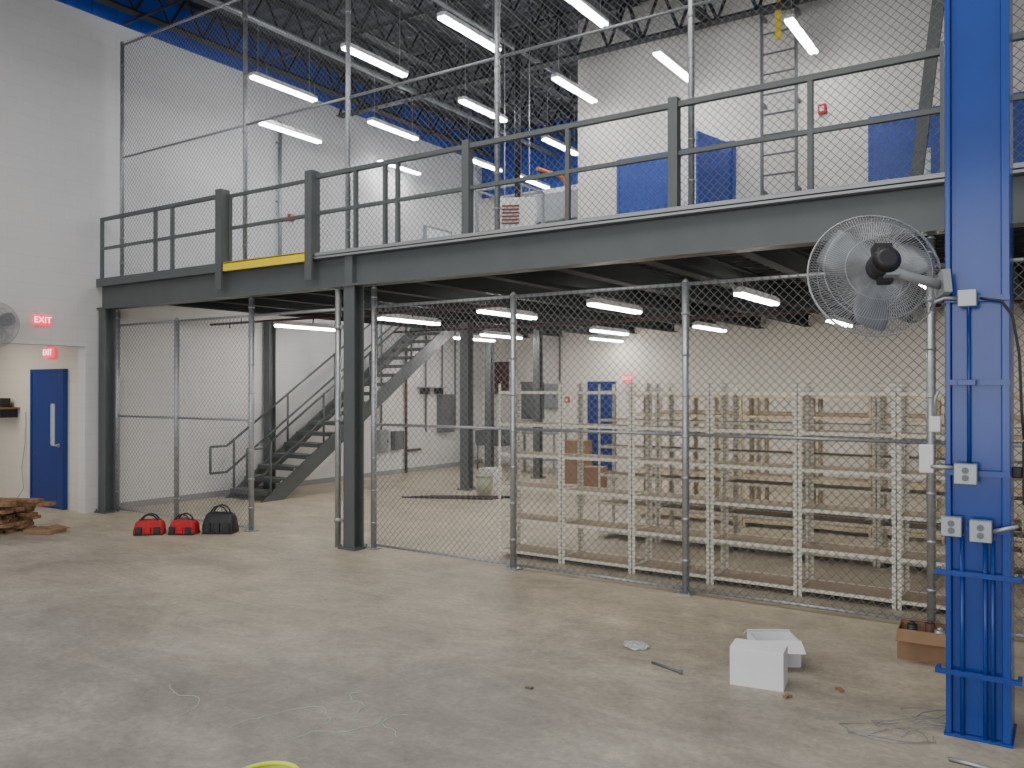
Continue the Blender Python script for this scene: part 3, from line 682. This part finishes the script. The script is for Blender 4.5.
# ------------------------------------------------------------ fans
def fan(loc, rot, R, label, arm):
    e = thing('wall_fan', loc, label, 'fan', rot=rot)
    cage = bpy.data.objects.new('cage', None); COL.objects.link(cage); cage.parent = e
    for side, dp in (('front', -0.11), ('back', 0.11)):
        bm = B(); n = 130
        for i in range(n):
            a = 2*math.pi*i/n; pts = []
            for rr, dd in ((0.16, 1.0), (0.5, 0.95), (0.8, 0.7), (0.96, 0.3), (1.0, 0.03)):
                aa = a+0.35*(1-rr)
                pts.append((R*rr*math.cos(aa), dp*dd, R*rr*math.sin(aa)))
            path(bm, pts, 0.0016, 4)
        for rr, dd, th in ((0.16, 1.0, 0.004), (0.5, 0.95, 0.002), (0.8, 0.7, 0.002), (1.0, 0.05, 0.0045)):
            path(bm, [(R*rr*math.cos(t*2*math.pi/48), dp*dd, R*rr*math.sin(t*2*math.pi/48)) for t in range(48)], th, 6, closed=True)
        cyl(bm, (0, dp, 0), (0, dp*1.03, 0), R*0.16, 24)
        obj(bm, 'wire_guard', M['galv'], cage)
    for k in range(3):
        bm = B(); a0 = k*2*math.pi/3+0.4; nr, na = 6, 6; grid = []
        for i in range(nr+1):
            rr = R*(0.12+0.76*i/nr); row = []
            for j in range(na+1):
                sp = (0.28+0.28*math.sin(math.pi*min(1, i/nr*0.9+0.1)))
                aa = a0+(j/na-0.5)*2*sp
                row.append(bm.verts.new((rr*math.cos(aa), (j/na-0.5)*0.12, rr*math.sin(aa))))
            grid.append(row)
        for i in range(nr):
            for j in range(na):
                f = bm.faces.new((grid[i][j], grid[i+1][j], grid[i+1][j+1], grid[i][j+1])); f.smooth = True
        o = obj(bm, 'blade', M['blade'], e); md = o.modifiers.new('s', 'SOLIDIFY'); md.thickness = 0.003
    bm = B(); cyl(bm, (0, -0.05, 0), (0, 0.06, 0), R*0.15, 20); obj(bm, 'hub', M['black'], e)
    bm = B(); cyl(bm, (0, -0.11, 0), (0, -0.24, 0), R*0.21, 24); cyl(bm, (0, -0.24, 0), (0, -0.27, 0), R*0.21, 24, r2=R*0.12)
    box(bm, (0, -0.17, R*0.24), (0.09, 0.08, 0.04)); box(bm, (0.01, -0.15, -R*0.2), (0.07, 0.06, 0.06)); obj(bm, 'motor', M['black'], e)
    bm = B(); path(bm, arm, 0.026, 10); box(bm, (arm[0][0], arm[0][1], arm[0][2]), (0.07, 0.07, 0.09))
    obj(bm, 'bracket', M['graylight'], e)
    bm = B(); ax = arm[-1]; box(bm, ax, (0.04, 0.16, 0.13)); obj(bm, 'mounting_plate', M['graylight'], e)
    return e
fan((-0.91, 5.0, 2.53), (math.radians(-13), 0, math.radians(26)), 0.355, 'silver wire-caged industrial fan bracketed to blue column',
    [(0.03, -0.2, -0.04), (0.10, -0.2, -0.08), (0.22, -0.14, -0.09), (0.34, -0.04, -0.08)])
fan((XL+0.42, 5.42, 2.75), (0, 0, math.radians(60)), 0.31, 'silver wire-caged fan mounted high on white wall',
    [(0, 0.12, -0.02), (0.0, 0.2, -0.05), (-0.06, 0.42, -0.05)])

# ------------------------------------------------------------ boxes
def carton(loc, rotz, w, d, h, m, label, openl=False):
    e = thing('cardboard_box', loc, label, 'box', rot=(0, 0, rotz))
    bm = B(); t = 0.006
    bb(bm, -w/2, w/2, -d/2, -d/2+t, 0, h); bb(bm, -w/2, w/2, d/2-t, d/2, 0, h); bb(bm, -w/2, -w/2+t, -d/2+t, d/2-t, 0, h); bb(bm, w/2-t, w/2, -d/2+t, d/2-t, 0, h); bb(bm, -w/2+t, w/2-t, -d/2+t, d/2-t, 0, t)
    obj(bm, 'body', m, e)
    for s in (-1, 1):
        bm = B()
        if openl: box(bm, (0, s*(d/2+0.05), h-0.02), (w, 0.12, t), Matrix.Rotation(-s*0.5, 3, 'X'))
        else: box(bm, (0, s*d/4, h+t/2), (w, d/2-0.002, t))
        obj(bm, 'flap', m, e)
    return e
carton((-1.67, 5.36, 0), math.radians(8), 0.33, 0.2, 0.235, M['paper'], 'plain white carton standing on the concrete')
carton((-1.72, 5.85, 0), math.radians(32), 0.30, 0.26, 0.17, M['paper'], 'white carton with open flaps behind another carton', True)
carton((-0.86, 6.55, 0), math.radians(4), 0.33, 0.3, 0.20, M['card'], 'open brown cardboard box beside blue column', True)
for i, (dx, dy, hh, m_) in enumerate(((-0.08, 0.0, 0.21, 'black'), (0.03, 0.05, 0.22, 'rust'), (0.10, -0.03, 0.20, 'boxgray'))):
    bm = B(); cyl(bm, (0, 0, 0), (0, 0, hh), 0.035, 12); cyl(bm, (0, 0, hh), (0, 0, hh+0.02), 0.03, 12, r2=0.012)
    tag(obj(bm, 'canister', M[m_], loc=(-0.86+dx, 6.55+dy, 0.006)), 'small dark canister inside open brown box', 'canister', 'canisters in box')
carton((-8.2, 14.6, 0), 0.1, 0.5, 0.4, 0.85, M['card'], 'tall brown cardboard box in front of blue door')
carton((-7.3, 13.6, 0), 0.2, 0.45, 0.35, 0.45, M['card'], 'brown cardboard box on floor behind shelving')
carton((-9.6, 13.6, 0), 0.3, 0.35, 0.35, 0.3, M['paper'], 'white box on floor near gray column')
bm = B(); bmesh.ops.create_icosphere(bm, subdivisions=3, radius=0.09)
for v in bm.verts:
    v.co.z = abs(v.co.z)*0.35+random.uniform(0, 0.012); v.co.x *= 1.1+random.uniform(-0.2, 0.2); v.co.y *= 0.8+random.uniform(-0.25, 0.25)
o = obj(bm, 'plastic_wrapper', M['clear'], loc=(-2.65, 5.6, 0.0)); tag(o, 'crumpled clear plastic wrapper on concrete', 'wrapper')
bm = B(); cyl(bm, (0, 0, 0.01), (0.26, -0.02, 0.01), 0.009, 8); cyl(bm, (0.25, -0.03, 0.012), (0.27, -0.015, 0.012), 0.016, 6)
o = obj(bm, 'threaded_rod', M['ladder'], loc=(-2.4, 5.33, 0), rot=(0, 0, -0.25)); tag(o, 'short threaded steel rod on concrete', 'rod')
for k in range(3):
    bm = B(); pts = []
    for i in range(26):
        a = i*0.5; pts.append((0.18*math.cos(a)*(1+0.3*math.sin(i*1.7+k))+i*0.008, 0.12*math.sin(a*1.1+k)+0.05*math.sin(i), 0.006+0.009*k+0.003*abs(math.sin(i*2))))
    path(bm, pts, 0.0025, 6)
    o = obj(bm, 'loose_cable', [M['boxgray'], M['concpad'], M['graylight']][k], loc=(-0.95+0.14*k, 4.95+0.2*k, 0)); tag(o, 'loose tangled thin cable on floor by blue column', 'cable', 'loose cables')
bm = B(); cyl(bm, (0, 0, 0.012), (0.22, -0.02, 0.012), 0.01, 8)
o = obj(bm, 'conduit_offcut', M['galv'], loc=(-0.52, 4.78, 0)); tag(o, 'short silver conduit offcut at column base', 'pipe')
def twine(loc, s, seed, label='pale green twine scrap on concrete'):
    random.seed(seed); bm = B(); p = Vector((0, 0, 0.003)); a = random.random()*6; pts = [p.copy()]
    for i in range(22):
        a += random.uniform(-0.7, 0.7); p = p+Vector((math.cos(a), math.sin(a), 0))*s; pts.append(p.copy())
    path(bm, pts, 0.002, 5)
    o = obj(bm, 'twine_scrap', M['string'], loc=loc); tag(o, label, 'twine', 'twine scraps')
twine((-3.5, 3.1, 0), 0.03, 3); twine((-3.9, 3.0, 0), 0.04, 8); twine((-3.7, 3.8, 0), 0.02, 5); twine((-3.2, 3.7, 0), 0.02, 33); twine((-4.3, 3.0, 0), 0.03, 41)
for i, (x, y, s) in enumerate(((-2.85, 4.45, 0.6), (-1.45, 5.2, 0.8), (-1.2, 5.5, 0.8))):
    bm = B(); box(bm, (0, 0, 0.012*s), (0.06*s, 0.03*s, 0.02*s), Matrix.Rotation(0.3, 3, 'Z')); box(bm, (0.03*s, 0.01*s, 0.012*s), (0.03*s, 0.05*s, 0.015*s))
    o = obj(bm, 'concrete_chip', M['ladder' if i == 0 else 'card'], loc=(x, y, 0), rot=(0, 0, i)); tag(o, 'small dark chip on concrete', 'debris', 'debris chips')
bm = B()
for k in range(3):
    path(bm, [((0.17-0.01*k)*math.cos(t*2*math.pi/40), (0.17-0.01*k)*math.sin(t*2*math.pi/40), 0.012+0.02*k) for t in range(40)], 0.012, 8, closed=True)
path(bm, [(0.17, 0, 0.012), (0.2, -0.1, 0.012), (0.18, -0.22, 0.012)], 0.012, 8)
o = obj(bm, 'coiled_hose', M['neon'], loc=(-3.175, 2.655, 0)); tag(o, 'coiled neon yellow hose lying on floor', 'hose')

# ------------------------------------------------------------ tool bags
def tool_bag(loc, rotz, w, d, h, m, label):
    e = thing('tool_bag', loc, label, 'tool bag', rot=(0, 0, rotz))
    bm = B(); vs = bb(bm, -w/2, w/2, -d/2, d/2, 0, h*0.76)
    bmesh.ops.subdivide_edges(bm, edges=bm.edges[:], cuts=3, use_grid_fill=True)
    for v in bm.verts:
        t = v.co.z/(h*0.76); k = 1-0.5*t*t; v.co.y *= k; v.co.x *= 1-0.14*t*t; v.co.x += random.uniform(-.012, .012); v.co.y += random.uniform(-.012, .012)
        if t > 0.1: v.co.z += random.uniform(-0.01, .014)*t - 0.03*abs(v.co.x/(w/2))**3*t
    o = obj(bm, 'body', m, e)
    for f in o.data.polygons: f.use_smooth = True
    md = o.modifiers.new('sub', 'SUBSURF'); md.levels = 1; md.render_levels = 1
    for s in (-1, 1):
        bm = B(); path(bm, [(x*w*0.28, s*d*0.16+s*0.01, h*0.6+0.4*h*math.sqrt(max(0, 1-x*x))) for x in [-1, -0.85, -0.5, 0, 0.5, 0.85, 1]], 0.011, 8)
        obj(bm, 'handle', M['black'], e)
        for x in (-0.3, 0, 0.3):
            bm = B(); bb(bm, x*w-0.11*w, x*w+0.11*w, min(s*d*0.42, s*(d*0.45+0.03)), max(s*d*0.42, s*(d*0.45+0.03)), 0.02, h*0.42)
            obj(bm, 'pocket', m if x == 0 else M['black'], e, bevel=0.014)
    bm = B(); bb(bm, -w*0.36, w*0.36, -0.03, 0.03, h*0.70, h*0.76); obj(bm, 'zipper', M['black'], e, bevel=0.008)
    bm = B(); bb(bm, -w/2+0.01, w/2-0.01, -d/2+0.005, d/2-0.005, 0, 0.03); obj(bm, 'base', M['black'], e, bevel=0.01)
    return e
tool_bag((-9.95, 6.42, 0), 0.75, 0.38, 0.24, 0.26, M['red'], 'red and black canvas tool bag on concrete')
tool_bag((-9.6, 6.68, 0), 0.5, 0.36, 0.24, 0.26, M['red'], 'red and black canvas tool bag next to another red bag')
tool_bag((-9.28, 7.0, 0), 0.55, 0.42, 0.28, 0.36, M['black'], 'black canvas tool bag with tall handles by fence')

# ------------------------------------------------------------ lumber pile
random.seed(9)
for k in range(27):
    lay = k//3; bm = B(); L = random.uniform(0.95, 1.25)
    box(bm, (0, 0, 0), (L, 0.14, 0.043))
    sh = random.uniform(-0.12, 0.12)
    o = obj(bm, 'lumber_plank', M['wood'], loc=(-12.0+sh, 5.1+(k % 3)*0.22+sh*0.45, 0.024+lay*0.046),
            rot=(0, 0, 0.42+(0.1 if lay % 2 else 0)+random.uniform(-.02, .02)), bevel=0.003)
    tag(o, 'weathered brown lumber plank in a loose pile', 'plank', 'lumber pile')
bm = B(); box(bm, (0, 0, 0.03), (0.4, 0.3, 0.05)); box(bm, (0.12, 0.08, 0.06), (0.2, 0.22, 0.01), Matrix.Rotation(0.2, 3, 'Y'))
o = obj(bm, 'flattened_carton', M['card'], loc=(-11.2, 5.72, 0), rot=(0, 0, 0.4)); tag(o, 'flattened brown carton beside lumber pile', 'cardboard')
e = thing('wall_shelf', (-14.9, 6.85, 1.55), 'dark brown wall shelf with clutter in passage', 'shelf')
bm = B(); bb(bm, -0.4, 0.4, -0.15, 0.15, 0, 0.03); obj(bm, 'board', M['wood'], e)
for s in (-0.3, 0.3):
    bm = B(); bb(bm, s-0.01, s+0.01, -0.12, 0.15, -0.14, 0); obj(bm, 'bracket', M['black'], e)
bm = B(); box(bm, (-14.8, 6.85, 1.656), (0.25, 0.16, 0.15)); tag(obj(bm, 'storage_bin', M['black'], bevel=0.01), 'black plastic bin on passage shelf', 'bin')
bm = B(); path(bm, [(-14.3, 6.98, 1.5), (-14.28, 6.97, 1.0), (-14.35, 6.95, 0.6), (-14.25, 6.93, 0.25), (-14.3, 6.8, 0.01)], 0.008, 6)
tag(obj(bm, 'hanging_cable', M['boxgray']), 'gray cable hanging down passage wall', 'cable')
for k in range(4):
    bm = B(); cyl(bm, (0, 0, 0.014), (1.6, 0.1, 0.014), 0.014, 8)
    o = obj(bm, 'steel_rod', M['rust'] if k % 2 else M['black'], loc=(-9.6+0.1*k, 10.95+0.13*k, 0), rot=(0, 0, 0.35+0.04*k)); tag(o, 'long dark steel rod lying on concrete', 'rod', 'rods on the floor')
e = thing('bucket', (-8.6, 12.0, 0), 'olive plastic bucket with wire handle', 'bucket')
bm = B(); cyl(bm, (0, 0, 0), (0, 0, 0.34), 0.13, 20, r2=0.155); cyl(bm, (0, 0, 0.33), (0, 0, 0.36), 0.165, 20); obj(bm, 'body', M['bucket'], e)
bm = B(); path(bm, [(0.16*math.cos(t), -0.03, 0.34+0.13*math.sin(t)) for t in [i*math.pi/10 for i in range(11)]], 0.004, 6); obj(bm, 'handle', M['galv'], e)

# ------------------------------------------------------------ camera
cam = bpy.data.cameras.new('Camera'); co = bpy.data.objects.new('Camera', cam); COL.objects.link(co)
co.location = (0, 0, 1.9); co.rotation_euler = (math.radians(90.27), 0, math.radians(33.75))
cam.sensor_width = 36; cam.lens = 835/1024*36; cam.clip_end = 100
bpy.context.scene.camera = co

# ------------------------------------------------------------ light
w = bpy.data.worlds.new('World'); bpy.context.scene.world = w; w.use_nodes = True
bg = w.node_tree.nodes['Background']; bg.inputs[0].default_value = (0.92, 0.95, 1.0, 1); bg.inputs[1].default_value = 0.75
def area(name, loc, rot, sx, sy, en, col):
    l = bpy.data.lights.new(name, 'AREA'); l.shape = 'RECTANGLE'; l.size = sx; l.size_y = sy; l.energy = en; l.color = col
    o = bpy.data.objects.new(name, l); COL.objects.link(o); o.location = loc; o.rotation_euler = rot; return o
area('bay_door_daylight', (-3, -5, 2.8), (math.radians(80), 0, 0), 10, 4.5, 380, (0.98, 0.98, 1.0))
area('overhead_fill', (-4, 3.5, 7.3), (0, 0, 0), 9, 4, 430, (1.0, 0.96, 0.90))  # added fill that brightens the front floor, no fixture hangs here
area('passage_ceiling_light', (-14.3, 5.5, 2.85), (0, 0, 0), 1.2, 1.2, 40, (1.0, 0.95, 0.86))
